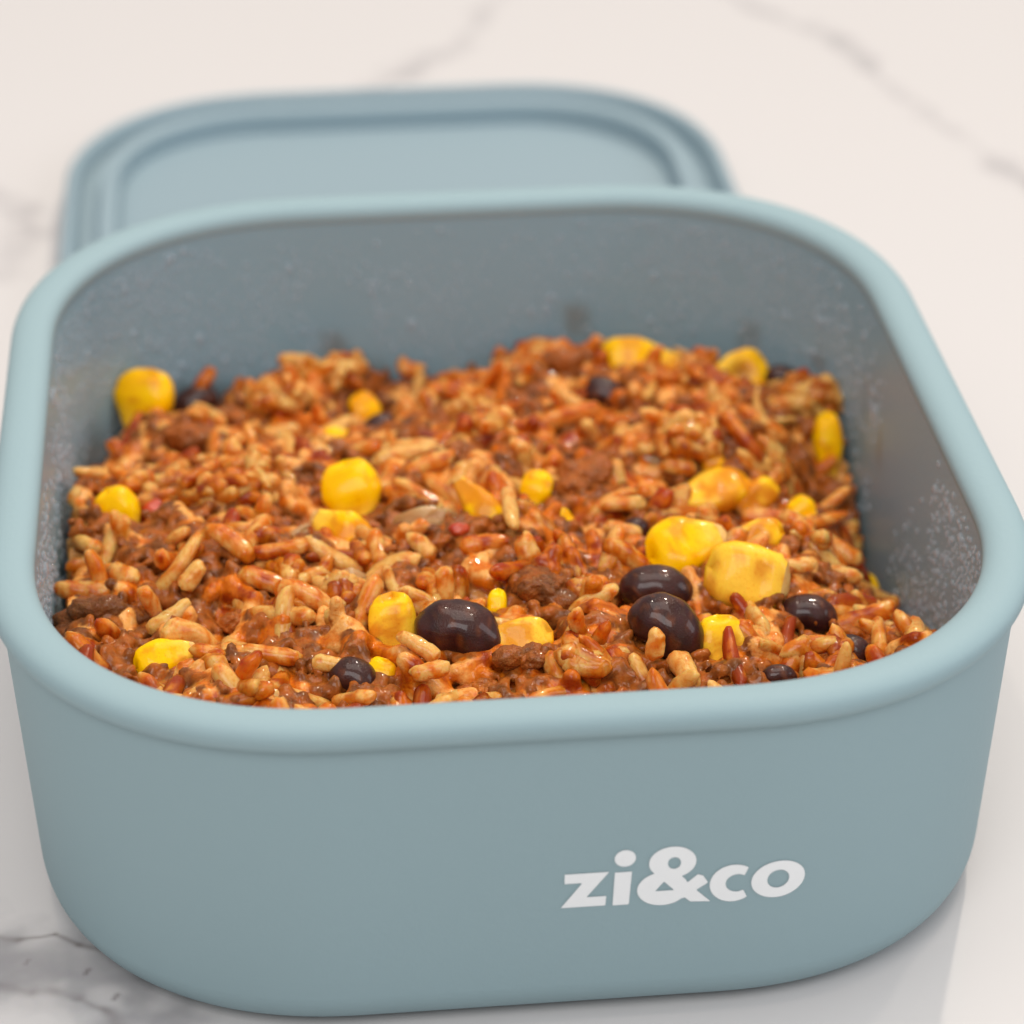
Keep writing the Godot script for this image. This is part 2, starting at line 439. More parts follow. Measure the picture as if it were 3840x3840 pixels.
func wall_gap(x: float, z: float) -> float:   # distance from the inner wall, negative outside
	var r := CORNER - 8.6
	var q := Vector2(maxf(absf(x) - (HALF_X - CORNER), 0.0) / r, maxf(absf(z) - (HALF_Z - CORNER), 0.0) / r)
	return (1.0 - pow(pow(q.x, BULGE) + pow(q.y, BULGE), 1.0 / BULGE)) * r

func lumps(x: float, z: float) -> float:    # clumps of the spooned-in meal, about 15 mm across, with creases between
	var cl := cell.get_noise_2d(x * 0.056 + 5.0, z * 0.056) + 1.0
	return 2.2 * broad.get_noise_2d(x * 0.055, z * 0.055) + 1.6 * broad.get_noise_2d(x * 0.13 + 50.0, z * 0.13) + 6.5 * (0.36 - cl * cl)

func make_bed():
	bed.resize(BED_W * BED_D)
	for j in BED_D:
		for i in BED_W:
			var x := float(i + BED_X0); var z := float(j + BED_Z0)
			var h := macro(x, z)
			var lump := lumps(x, z)
			var free := 1.0
			for e in heroes:
				if e[3]: continue
				var c: Vector3 = e[0]
				var d: float = Vector2(c.x - x, c.z - z).length() / (e[1] * 0.8 + 2.0)
				if d < 1.0: free = minf(free, d * d)
			bed[j * BED_W + i] = h + lump * free

func bed_at(x: float, z: float) -> float:
	var fx := clampf(x - BED_X0, 0.0, BED_W - 1.001); var fz := clampf(z - BED_Z0, 0.0, BED_D - 1.001)
	var i := int(fx); var j := int(fz); fx -= i; fz -= j
	var k := j * BED_W + i
	return lerpf(lerpf(bed[k], bed[k + 1], fx), lerpf(bed[k + BED_W], bed[k + BED_W + 1], fx), fz)

func tilted(angle: float, tau: float) -> Basis:
	# x along the thing, y across it, z out of its upper face
	var t := deg_to_rad(tau); var up := AWAY * cos(t) + Vector3.UP * sin(t)
	var a := deg_to_rad(angle)
	var x := RIGHT * cos(a) + up * sin(a)
	var n := RIGHT.cross(up).normalized()
	return Basis(x, n.cross(x).normalized(), n)

func note(x: float, y: float, z: float, radius: float, label: String, rides := false):
	heroes.append([Vector3(x, y, z), radius, label, rides])

func food():
	hand_placed()
	make_bed()
	sauce_bed()
	loose_rice()

# --- corn: a tooth shaped kernel, crown along +x, cut end along -x
func corn(x: float, y: float, z: float, angle: float, tau: float, L: float, W: float, T: float, stain: float, style: int, label: String):
	L *= 1.06; W *= 1.08; T *= 1.08
	var o := thing("corn_kernel", label, "corn kernel", "corn kernels in the rice", Vector3(x, y, z) * MM)
	var bs := tilted(angle, tau) * Basis(Vector3.RIGHT, rng.randf_range(-0.35, 0.35))
	var salt := rng.randf() * 90.0
	var rings := 22; var sides := 26
	var v := PackedVector3Array(); var cols := PackedColorArray(); var idx := PackedInt32Array()
	var tip := PackedVector3Array(); var tipc := PackedColorArray(); var tipi := PackedInt32Array()
	var neck := 0.50 if style == 0 else 0.66 if style != 2 else 0.86      # style 2: cut through, with a broad pale face
	var bent := rng.randf_range(-0.1, 0.1)
	for j in rings + 1:
		var t := j / float(rings)
		var w := lerpf(neck, 1.0, smoothstep(0.0, 0.55, t)) * pow(maxf(1.0 - pow(t, 5.6), 0.0), 0.44)
		w *= 0.82 + 0.18 * smoothstep(0.0, 0.10, t)
		for i in sides:
			var a := TAU * i / sides
			var cs := signf(cos(a)) * pow(absf(cos(a)), 0.70); var sn := signf(sin(a)) * pow(absf(sin(a)), 0.72)
			var along := (t - 0.5) * L
			var p := Vector3(along, cs * w * W * 0.5, sn * w * T * 0.5 * (1.0 - 0.12 * t))
			p.y += bent * L * (t - 0.5) * (t - 0.5)
			# dent of the crown, germ hollow on the upper face, faint lengthwise flutes
			var mid := 1.0 - absf(cs)
			p.x -= 0.10 * L * smoothstep(0.8, 1.0, t) * mid
			if sn > 0.0: p.z -= (0.16 if style == 1 else 0.07) * T * exp(-pow((t - 0.28) / 0.26, 2.0)) * exp(-pow(cs / 0.45, 2.0))
			if style == 3 and sn > 0.0: p.z -= 0.3 * T * exp(-pow((t - 0.5) / 0.18, 2.0)) * exp(-pow(cs / 0.4, 2.0))
			p *= 1.0 + 0.035 * broad.get_noise_3dv(p * 0.22 + Vector3(salt, 0, 0)) + 0.012 * sin(a * 5.0 + salt)
			p += Vector3(1, 1, 1) * 0.12 * fine.get_noise_3dv(p * 0.5 + Vector3(0, salt, 0))
			v.append(p * MM)
			var yellow := Color(1.0, 0.60, 0.003).lerp(Color(0.98, 0.47, 0.002), 0.5 + 0.6 * broad.get_noise_3dv(p * 0.15 + Vector3(salt, 9, 0)))
			var pale := smoothstep(0.42, 0.05, t + 0.10 * broad.get_noise_3dv(p * 0.3))
			if style == 1 or style == 3: pale = maxf(pale, 0.85 * exp(-pow((t - 0.4) / 0.34, 2.0)) * smoothstep(0.1, 0.6, sn))
			if style == 2: pale = maxf(pale, 0.9 * smoothstep(0.35, 0.75, sn))
			var c := yellow.lerp(Color(1.0, 0.58, 0.06), pale * 0.85)
			var smear := smoothstep(0.20 - stain * 0.75, 0.56 - stain * 0.7, broad.get_noise_3dv(p * 0.17 + Vector3(3, salt, 5)) * 0.9 + 0.35 * fine.get_noise_3dv(p * 0.5 + Vector3(salt, 1, 5)))
			c = c.lerp(Color(0.66, 0.17, 0.010), smear * (0.55 + 0.3 * stain))
			if style == 3: c = c.lerp(Color(0.28, 0.06, 0.008), exp(-pow((t - 0.5) / 0.19, 2.0)) * exp(-pow(cs / 0.45, 2.0)) * smoothstep(0.0, 0.5, sn))
			cols.append(c)
	for j in rings:
		for i in sides:
			var a := j * sides + i; var b := j * sides + (i + 1) % sides
			idx.append_array([a, b, b + sides, a, b + sides, a + sides])
	put("hull", build(turned(v, bs), idx, M.corn, cols), o)
	# the ragged cut end
	for k in 4:
		for i in sides:
			var p := v[i] / MM
			var s := 1.0 - k / 4.0
			p = Vector3(p.x - (0.10 * L * (1.0 - s * s)) + 0.25 * fine.get_noise_3d(p.y * s, p.z * s, salt), p.y * s, p.z * s)
			tip.append(p * MM); tipc.append(Color(0.82, 0.50, 0.17).lerp(Color(0.62, 0.22, 0.03), clampf(stain + fine.get_noise_3dv(p * 0.6), 0.0, 0.8)))
	tip.append(Vector3(-0.61 * L, 0, 0) * MM); tipc.append(Color(0.75, 0.42, 0.12))
	for k in 3:
		for i in sides:
			var a := k * sides + i; var b := k * sides + (i + 1) % sides
			tipi.append_array([a, b + sides, b, a, a + sides, b + sides])
	for i in sides: tipi.append_array([3 * sides + i, 4 * sides, 3 * sides + (i + 1) % sides])
	put("cut_end", build(turned(tip, bs), tipi, M.corn, tipc), o)
	note(x, y, z, maxf(L, W) * 0.5, label)

func turned(v: PackedVector3Array, b: Basis) -> PackedVector3Array:
	var r := PackedVector3Array(); r.resize(v.size())
	for i in v.size(): r[i] = b * v[i]
	return r

# --- black bean: a plump kidney with a paler seam on its inner side
func bean(x: float, y: float, z: float, angle: float, tau: float, L: float, W: float, bend: float, label: String):
	var o := thing("black_bean", label, "bean", "black beans in the rice", Vector3(x, y, z) * MM)
	var bs := tilted(angle, tau)
	var salt := rng.randf() * 90.0
	var rings := 26; var sides := 26
	var v := PackedVector3Array(); var cols := PackedColorArray(); var idx := PackedInt32Array()
	for j in rings + 1:
		var t := j / float(rings)
		var u := -cos(PI * t)
		var w := pow(maxf(1.0 - pow(absf(u), 2.35), 0.0), 0.5)
		for i in sides:
			var a := TAU * i / sides
			var p := Vector3(u * L * 0.5, cos(a) * w * W * 0.5, sin(a) * w * W * 0.46)
			p.y += bend * W * (1.0 - 2.2 * u * u) * 0.3
			if cos(a) < 0.0: p.y += 0.085 * W * exp(-u * u / 0.05) * -cos(a)
			p *= 1.0 + 0.055 * broad.get_noise_3dv(p * 0.2 + Vector3(salt, 0, 0)) + 0.012 * fine.get_noise_3dv(p * 0.6 + Vector3(salt, 0, 0))
			v.append(p * MM)
			var c := Color(0.030, 0.0095, 0.0085).lerp(Color(0.060, 0.019, 0.014), clampf(0.5 + broad.get_noise_3dv(p * 0.3 + Vector3(0, salt, 0)), 0.0, 1.0))
			var film := smoothstep(0.18, 0.5, fine.get_noise_3dv(p * 0.45 + Vector3(salt, 4, 0)))
			c = c.lerp(Color(0.22, 0.06, 0.015), film * 0.4)
			cols.append(c)
	for j in rings:
		for i in sides:
			var a := j * sides + i; var b := j * sides + (i + 1) % sides
			idx.append_array([a, b, b + sides, a, b + sides, a + sides])
	put("skin", build(turned(v, bs), idx, M.bean, cols), o)
	# the small scar where the bean hung in its pod
	var s := PackedVector3Array(); var sc := PackedColorArray(); var si := PackedInt32Array()
	var at := v[13 * sides + 13] / MM
	for k in 12:
		var a := TAU * k / 12.0
		s.append((at + Vector3(cos(a) * L * 0.07, 0.10 if k % 2 else 0.04, sin(a) * 0.7)) * MM); sc.append(Color(0.10, 0.055, 0.045))
	s.append((at + Vector3(0, -0.22, 0)) * MM); sc.append(Color(0.16, 0.10, 0.08))
	for k in 12: si.append_array([12, k, (k + 1) % 12])
	put("scar", build(turned(s, bs), si, M.bean, sc), o)
	note(x, y, z, L * 0.48, label)

# --- minced meat: craggy grained lumps
func crumb(x: float, y: float, z: float, w: float, h: float, tone: float, label: String):
	y += lumps(x, z) * 0.7 - (1.1 if tone < 0.65 else 0.3)
	var called := "mince_crumble" if tone < 0.65 else "rice_clump"
	var m := lump_mesh(Vector3(w * 0.5, h * 0.5, (w + h) * 0.22) * (1.0 if tone < 0.65 else 0.86), tone, rng.randf() * 90.0, tilted(rng.randf_range(-12, 12), 45), 60, 44)
	var o: Node3D
	if tone < 0.65:
		o = put(called, m); o.position = Vector3(x, y, z) * MM
	else:
		# a clump: grains stuck all over a core of sauce
		o = thing(called, "", "", "", Vector3(x, y, z) * MM)
		put("core", m, o)
		var r := Vector3(w * 0.5, h * 0.5, (w + h) * 0.22); var bs := tilted(0, 45)
		for k in int(clampf(w * h * 0.19, 8, 20)):
			var d := Vector3(rng.randfn(), rng.randfn(), absf(rng.randfn()) + 0.2).normalized()
			var along := d.cross(Vector3(rng.randfn(), rng.randfn(), rng.randfn())).normalized()
			along = (along + d * rng.randfn() * 0.25).normalized()
			var across := along.cross(d).normalized()
			var v := PackedVector3Array(); var cols := PackedColorArray(); var idx := PackedInt32Array()
			grain_shape(clampf(6.6 + rng.randfn() * 1.4, 3.2, 9.0), rng.randf_range(1.3, 1.7), rng.randfn() * 0.2, clampf(0.42 + rng.randfn() * 0.25, 0, 1), rng.randf() * 50.0, bs * Basis(along, across, along.cross(across)), Vector3.ZERO, 12, 9, v, cols, idx)
			var gr := put("grain", build(v, idx, M.rice, cols), o)
			gr.position = bs * (d * r * 0.92) * MM
	tag(o, label, "mince" if tone < 0.65 else "rice clump", "crumbles of minced meat" if tone < 0.65 else "sticky clumps of sauced rice")
	note(x, y, z, maxf(w, h) * 0.45, label, true)

func meat(tone: float, n1: float, n2: float) -> Color:
	var c := Color(0.17, 0.062, 0.018).lerp(Color(0.42, 0.115, 0.016), smoothstep(0.0, 0.5, tone)).lerp(Color(0.72, 0.25, 0.04), smoothstep(0.5, 1.0, tone))
	c = c.lerp(Color(0.34, 0.14, 0.04), clampf(n1 * 0.7, 0.0, 0.45))
	return c.lerp(Color(0.12, 0.032, 0.010), clampf(-n2 * 0.6, 0.0, 0.4))

func lump_mesh(r: Vector3, tone: float, salt: float, bs: Basis, sides: int, rings: int) -> ArrayMesh:
	var v := PackedVector3Array(); var cols := PackedColorArray(); var idx := PackedInt32Array()
	var lobes := []
	for k in 9:
		var c := Vector3(rng.randfn(), rng.randfn(), rng.randfn()).normalized() * rng.randf_range(0.2, 0.75)
		lobes.append([c, rng.randf_range(0.32, 0.62)])
	for j in rings + 1:
		for i in sides:
			var th := PI * j / rings; var a := TAU * i / sides
			var d := Vector3(sin(th) * cos(a), sin(th) * sin(a), cos(th))
			var reach := 0.5
			for l in lobes:
				var along := d.dot(l[0]); var q2: float = along * along - (l[0] as Vector3).length_squared() + l[1] * l[1]
				if q2 > 0.0: reach = maxf(reach, along + sqrt(q2))
			var p := d * r * reach
			var q := p + Vector3(salt, salt * 0.7, 3)
			var big := broad.get_noise_3dv(q * 0.16)
			var mid := fine.get_noise_3dv(q * 0.42)
			var far := cell.get_noise_3dv(q * 0.95) + 1.0
			var far2 := cell.get_noise_3dv(q * 1.5 + Vector3(40, 0, 0)) + 1.0
			var grit := 1.0 - far * far     # rounded grains
			p *= 1.0 + 0.18 * big + 0.05 * mid
			p += d * ((grit - 0.5) * 0.8 + (0.5 - far2 * far2) * 0.4)
			v.append(bs * p * MM)
			cols.append(meat(clampf(tone + 0.35 * broad.get_noise_3dv(q * 0.25 + Vector3(7, 7, 7)), 0.0, 1.0), fine.get_noise_3dv(q * 0.7), mid + (0.4 - grit) * 0.6))
	for j in rings:
		for i in sides:
			var a := j * sides + i; var b := j * sides + (i + 1) % sides
			idx.append_array([a, a + sides, b + sides, a, b + sides, b])
	return build(v, idx, M.mince, cols)

# --- rice
func grain_shape(L: float, R: float, bend: float, tone: float, salt: float, bs: Basis, at: Vector3, rings: int, sides: int, v: PackedVector3Array, cols: PackedColorArray, idx: PackedInt32Array):
	var k0 := v.size()
	var twist := salt * 3.0
	for j in rings + 1:
		var t := j / float(rings); var u := -cos(PI * t)
		var w := pow(maxf(1.0 - pow(absf(u), 5.5), 0.0), 0.5) * (1.0 - 0.16 * u * sin(salt))
		var lift := bend * L * (0.33 - u * u) * 0.5
		for i in sides:
			var a := TAU * i / sides + twist
			var p := Vector3(u * L * 0.5, cos(a) * w * R + lift, sin(a) * w * R * 0.86)
			var q := p + Vector3(salt * 5.0, salt, 0)
			var n := fine.get_noise_3dv(q * 0.42)
			p += Vector3(0, cos(a), sin(a)) * R * 0.20 * n * w
			p.x += R * (0.5 * n * u * u + 0.45 * sin(salt * 7.0 + signf(u)) * cos(a + salt) * pow(absf(u), 5.0) * w)
			v.append((at + bs * p) * MM)
			var b := broad.get_noise_3dv(q * 0.34 + Vector3(0, 0, 31))
			var m := clampf(tone + 0.8 * b + 0.4 * n, 0.0, 1.1)
			cols.append(rice_tint(m))
	for j in rings:
		for i in sides:
			var a := k0 + j * sides + i; var b := k0 + j * sides + (i + 1) % sides
			idx.append_array([a, b, b + sides, a, b + sides, a + sides])

func grain_node(at: Vector3, L: float, R: float, bend: float, tone: float, salt: float, bs: Basis, rings: int, sides: int) -> MeshInstance3D:
	var v := PackedVector3Array(); var cols := PackedColorArray(); var idx := PackedInt32Array()
	grain_shape(L, R, bend, tone, salt, bs, Vector3.ZERO, rings, sides, v, cols, idx)
	var o := put("rice_grain", build(v, idx, M.rice, cols)); o.position = at * MM
	return o

func rice(x: float, y: float, z: float, angle: float, tau: float, L: float, R: float, tone: float, bend: float, label: String):
	y += lumps(x, z) * 0.7
	var o := grain_node(Vector3(x, y, z), L * 1.05, R * 1.12, bend, tone, rng.randf() * 40.0, tilted(angle, tau), 20, 14)
	tag(o, label, "rice grain", "rice grains in the lunch box")
	note(x, y, z, L * 0.3, "", true)

# --- tomato and onion: thin wavy pieces with thickness
func flake(called: String, x: float, y: float, z: float, angle: float, tau: float, w: float, h: float, thick: float, curl: float, material: Material, near: Color, far: Color, label: String, category: String, group: String):
	var bs := tilted(angle, tau); var salt := rng.randf() * 50.0
	var v := PackedVector3Array(); var cols := PackedColorArray(); var idx := PackedInt32Array()
	var rings := 14; var sides := 24
	for j in rings + 1:
		var th := PI * j / rings
		for i in sides:
			var a := TAU * i / sides
			var flat := pow(sin(th), 0.45)
			var edge := 1.0 + 0.28 * broad.get_noise_3d(cos(a) * 1.2, sin(a) * 1.2, salt)
			var p := Vector3(cos(a) * flat * edge * w * 0.5, sin(a) * flat * edge * h * 0.5, cos(th) * thick * 0.5)
			p.z -= curl * (p.x * p.x) / maxf(w, 1.0)
			p.z += 0.5 * broad.get_noise_3d(p.x * 0.25, p.y * 0.25, salt + 9.0)
			v.append(bs * p * MM)
			cols.append(near.lerp(far, clampf(0.5 + 0.9 * fine.get_noise_3d(p.x * 0.3, p.y * 0.3, salt), 0.0, 1.0)))
	for j in rings:
		for i in sides:
			var a := j * sides + i; var b := j * sides + (i + 1) % sides
			idx.append_array([a, a + sides, b + sides, a, b + sides, b])
	var o := put(called, build(v, idx, material, cols)); o.position = Vector3(x, y, z) * MM
	tag(o, label, category, group)
	note(x, y, z, maxf(w, h) * 0.4, label)

func tomato(x: float, y: float, z: float, angle: float, tau: float, w: float, h: float, label: String):
	flake("tomato_piece", x, y, z, angle, tau, w, h, 2.2, 0.5, M.tomato, Color(0.46, 0.025, 0.008), Color(0.60, 0.085, 0.014), label, "tomato", "tomato pieces in the rice")

func onion(x: float, y: float, z: float, angle: float, tau: float, w: float, h: float, label: String):
	flake("onion_piece", x, y, z, angle, tau, w, h, 1.1, 1.6, M.onion, Color(0.58, 0.33, 0.15), Color(0.52, 0.22, 0.07), label, "onion", "onion pieces in the rice")

# --- the sticky mass: grains and mince sunk in sauce, melted together in a distance field and skinned with surface nets
const CELL := 0.5
const LEVELS := 30
const LOW := -6.0          # first level, millimetres from the heaped surface
const SOFT := 4.0          # how sharply neighbours stay apart
var NX := 0
var NZ := 0
var column := PackedFloat32Array()
var field := PackedFloat32Array()
var tones := PackedFloat32Array()
var meats := PackedFloat32Array()

func meaty(x: float, z: float) -> bool:
	return broad.get_noise_2d(x * 0.085 + 33.0, z * 0.085 - 12.0) + 0.25 * fine.get_noise_2d(x * 0.2, z * 0.2) > -0.13

func start_field():
	NX = int(148.0 / CELL) + 1; NZ = int(166.0 / CELL) + 1
	var n := NX * NZ
	column.resize(n)
	var open := PackedByteArray(); open.resize(n)
	for j in NZ:
		for i in NX:
			var x := -74.0 + i * CELL; var z := -83.0 + j * CELL
			var k := j * NX + i
			open[k] = 1 if wall_gap(x, z) > 1.6 + 1.4 * fine.get_noise_2d(x * 0.3, z * 0.3) else 0
			column[k] = bed_at(x, z)
	var level := PackedFloat32Array(); level.resize(n)
	var zero := PackedFloat32Array(); zero.resize(n)
	for l in LEVELS:
		level.fill(exp(-SOFT * clampf(LOW + l * CELL + 2.2, -3.0, 6.0)))
		for k in n:
			if open[k] == 0: level[k] = 0.0
		field.append_array(level)
		zero.fill(level[n / 2 + NX / 2] * 1.0); tones.append_array(zero)
		zero.fill(level[n / 2 + NX / 2] * 0.25); meats.append_array(zero)

func melt(c: Vector3, ax: Vector3, hl: float, R: float, flat: float, bend: float, tone: float, meat_share: float):
	# add one capsule, centre c, half length hl along ax, to the field
	var reach := R + 0.75
	var ex := absf(ax.x) * hl + reach; var ez := absf(ax.z) * hl + reach; var ey := absf(ax.y) * hl + reach
	var i0 := maxi(0, int((c.x - ex + 74.0) / CELL)); var i1 := mini(NX - 1, int((c.x + ex + 74.0) / CELL) + 1)
	var j0 := maxi(0, int((c.z - ez + 83.0) / CELL)); var j1 := mini(NZ - 1, int((c.z + ez + 83.0) / CELL) + 1)
	var n := NX * NZ
	var side := ax.cross(Vector3.UP).normalized()
	for j in range(j0, j1 + 1):
		var dz := -83.0 + j * CELL - c.z
		for i in range(i0, i1 + 1):
			var k := j * NX + i
			if field[k] == 0.0: continue
			var dx := -74.0 + i * CELL - c.x
			var base := column[k] + LOW - c.y
			# skip columns whose plan distance is already too great
			var tt := dx * ax.x + dz * ax.z
			var l0 := maxi(0, int((-ey - base) / CELL)); var l1 := mini(LEVELS - 1, int((ey - base) / CELL) + 1)
			for l in range(l0, l1 + 1):
				var dy := base + l * CELL
				var t := tt + dy * ax.y
				var q := clampf(t, -hl, hl)
				var px := dx - ax.x * q - side.x * bend * (q * q - hl * hl * 0.4); var py := dy - ax.y * q; var pz := dz - ax.z * q - side.z * bend * (q * q - hl * hl * 0.4)
				var d := sqrt(px * px + py * py + pz * pz) - R * (1.0 - flat * q * q)
				if d > 0.75: continue
				var w := exp(-SOFT * maxf(d, -1.2))
				var m := l * n + k
				field[m] += w; tones[m] += w * tone; meats[m] += w * meat_share

func skin_field() -> ArrayMesh:
	var n := NX * NZ
	var id := {}
	var v := PackedVector3Array(); var cols := PackedColorArray(); var idx := PackedInt32Array()
	var slot := PackedInt32Array(); slot.resize(n * LEVELS); slot.fill(-1)
	var off := [0, 1, NX, NX + 1, n, n + 1, n + NX, n + NX + 1]
	var edges := [[0, 1], [0, 2], [0, 4], [1, 3], [1, 5], [2, 3], [2, 6], [3, 7], [4, 5], [4, 6], [5, 7], [6, 7]]
	for l in LEVELS - 1:
		for j in NZ - 1:
			var row := l * n + j * NX
			for i in NX - 1:
				var k := row + i
				var s := 0
				if field[k] > 1.0: s += 1
				if field[k + 1] > 1.0: s += 1
				if field[k + NX] > 1.0: s += 1
				if field[k + NX + 1] > 1.0: s += 1
				if field[k + n] > 1.0: s += 1
				if field[k + n + 1] > 1.0: s += 1
				if field[k + n + NX] > 1.0: s += 1
				if field[k + n + NX + 1] > 1.0: s += 1
				if s == 0 or s == 8: continue
				var p := Vector3.ZERO; var m := 0
				for e in edges:
					var a := field[k + off[e[0]]]; var b := field[k + off[e[1]]]
					if (a > 1.0) == (b > 1.0): continue
					var la := log(maxf(a, 1e-4)); var lb := log(maxf(b, 1e-4))
					var f := clampf(la / (la - lb), 0.0, 1.0)
					var ca: int = e[0]; var cb: int = e[1]
					p += Vector3(lerpf(ca & 1, cb & 1, f), lerpf(ca >> 2, cb >> 2, f), lerpf((ca >> 1) & 1, (cb >> 1) & 1, f)); m += 1
				p /= m
				var col := j * NX + i
				var by := lerpf(lerpf(column[col], column[col + 1], p.x), lerpf(column[col + NX], column[col + NX + 1], p.x), p.z)
				var q := Vector3(-74.0 + (i + p.x) * CELL, by + LOW + (l + p.y) * CELL, -83.0 + (j + p.z) * CELL)
				slot[k] = v.size()
				v.append(q * MM)
				var fk := 0.0; var tk := 0.0; var mk := 0.0
				for o in off:
					fk += field[k + o]; tk += tones[k + o]; mk += meats[k + o]
				var n1 := fine.get_noise_3dv(q * 0.42); var n2 := broad.get_noise_3dv(q * 0.34)
				var tone := clampf(tk / fk + 0.55 * n2 + 0.35 * n1, 0.0, 1.1)
				var c := rice_tint(tone)
				c = c.lerp(meat(clampf(0.10 + 0.3 * tone + 0.2 * n2, 0.0, 0.6), n1, n2), smoothstep(0.35, 0.65, mk / fk + 0.15 * n1))
				cols.append(c)
	for l in range(1, LEVELS - 1):
		for j in range(1, NZ - 1):
			var row := l * n + j * NX
			for i in range(1, NX - 1):
				var k := row + i
				var a := field[k] > 1.0
				if a != (field[k + 1] > 1.0): quad(idx, slot, k, k - NX, k - NX - n, k - n, a)
				if a != (field[k + n] > 1.0): quad(idx, slot, k, k - 1, k - 1 - NX, k - NX, a)
				if a != (field[k + NX] > 1.0): quad(idx, slot, k, k - n, k - n - 1, k - 1, a)
	return build(v, idx, M.sauce, cols)

func quad(idx: PackedInt32Array, slot: PackedInt32Array, a: int, b: int, c: int, d: int, solid: bool):
	var p := slot[a]; var q := slot[b]; var r := slot[c]; var s := slot[d]
	if p < 0 or q < 0 or r < 0 or s < 0: return
	if solid: idx.append_array([p, q, r, p, r, s])
	else: idx.append_array([p, r, q, p, s, r])

func sauce_bed():
	start_field()
	for k in 6500:
		var x := rng.randf_range(-72, 72); var z := rng.randf_range(-81, 81)
		if wall_gap(x, z) < 2.0 or not meaty(x, z): continue
		for q in 3:
			var kx := x + rng.randfn() * 1.3; var kz := z + rng.randfn() * 1.3
			var r := rng.randf_range(0.40, 0.95)
			melt(Vector3(kx, bed_at(kx, kz) + rng.randf_range(-1.4, 1.5), kz), Vector3(rng.randfn(), rng.randfn() * 0.6, rng.randfn()).normalized(), rng.randf_range(0.1, 1.1), r, 0.0, 0.0, rng.randf_range(0.2, 0.9), 1.0)

func rice_tint(m: float) -> Color:
	return Color(0.80, 0.40, 0.115).lerp(Color(0.64, 0.165, 0.010), smoothstep(0.0, 0.5, m)).lerp(Color(0.29, 0.038, 0.004), smoothstep(0.5, 1.1, m))

func loose_rice():
	var all := []
	var tries := 0
	while all.size() < 1650 and tries < 30000:
		tries += 1
		var x := rng.randf_range(-73, 73); var z := rng.randf_range(-82, 82)
		var gap := wall_gap(x, z)
		if gap < 1.7: continue
		if meaty(x, z) and rng.randf() < 0.8: continue
		var lift := rng.randf_range(-2.4, 1.8)
		var blocked := false
		for e in heroes:
			var c: Vector3 = e[0]
			var d := Vector2(c.x - x, c.z - z).length()
			if d < e[1] * 0.72: lift = -3.2; blocked = true; break
			elif d < e[1] + 2.0 and z > c.z: lift = minf(lift, -0.4)
		if blocked and rng.randf() < 0.7: continue
		var L := clampf(9.8 + rng.randfn() * 2.0, 4.5, 13.0)
		var yaw := rng.randf() * TAU
		var dx := cos(yaw) * 2.5; var dz := sin(yaw) * 2.5
		var slope := (bed_at(x + dx, z + dz) - bed_at(x - dx, z - dz)) / 5.0
		var pitch := atan(slope) + rng.randfn() * (0.32 if rng.randf() < 0.75 else 0.7)
		if gap < 5.0: pitch = clampf(pitch, -0.4, 0.4)
		if gap < L * 0.5: L = maxf(3.0, gap * 1.6)
		var ax := Vector3(cos(yaw) * cos(pitch), sin(pitch), sin(yaw) * cos(pitch))
		var side := ax.cross(Vector3.UP).normalized()
		var bs := Basis(ax, side, ax.cross(side)) * Basis(Vector3.RIGHT, rng.randf() * TAU)
		var zone := 0.5 + 1.2 * broad.get_noise_2d(x * 0.09 + 20.0, z * 0.09 + 70.0)
		var tone := clampf(0.10 + 0.8 * zone + rng.randfn() * 0.24, 0.0, 1.05)
		if rng.randf() < 0.14: tone = rng.randf_range(0.0, 0.15)
		var at := Vector3(x, bed_at(x, z) + lift, z)
		var R := clampf(1.6 + rng.randfn() * 0.18, 1.1, 2.05)
		all.append([at, L, R, rng.randfn() * 0.12, tone, rng.randf() * 60.0, bs, lift - at.distance_to(EYE) * 0.006 + L * 0.12])
	var order := range(all.size())
	order.sort_custom(func(a, b): return all[a][7] > all[b][7])
	var lv := PackedVector3Array(); var lc := PackedColorArray(); var li := PackedInt32Array()
	for k in order.size():
		var g: Array = all[order[k]]
		if k % 2 == 0 and k < 500:
			g[4] = clampf(g[4] * 0.62 - 0.03, 0.0, 0.5)      # the loose ones carry less sauce
			var o := grain_node(g[0] + Vector3(0, 0.35, 0), g[1], g[2] * 0.97, g[3], g[4], g[5], g[6], 14, 10)
			tag(o, rice_label(g), "rice grain", "rice grains in the lunch box")
		elif k < 430:
			grain_shape(g[1], g[2] * 0.97, g[3], g[4], g[5], g[6], g[0], 11, 8, lv, lc, li)
		else:
			var R: float = g[2] * 0.93
			melt(g[0], (g[6] as Basis).x, maxf(g[1] * 0.5 - R * 0.8, 0.1), R, 0.007, g[3] * 0.12, g[4], 0.0)
	var mass := skin_field()
	var extra := build(lv, li, M.rice, lc)
	mass.add_surface_from_arrays(Mesh.PRIMITIVE_TRIANGLES, extra.surface_get_arrays(0))
	mass.surface_set_material(1, M.rice)
	var o := put("sauced_rice_and_mince", mass)
	tag(o, "sticky orange sauced rice and mince heaped in the lunch box beneath the loose grains", "rice", "", "stuff")

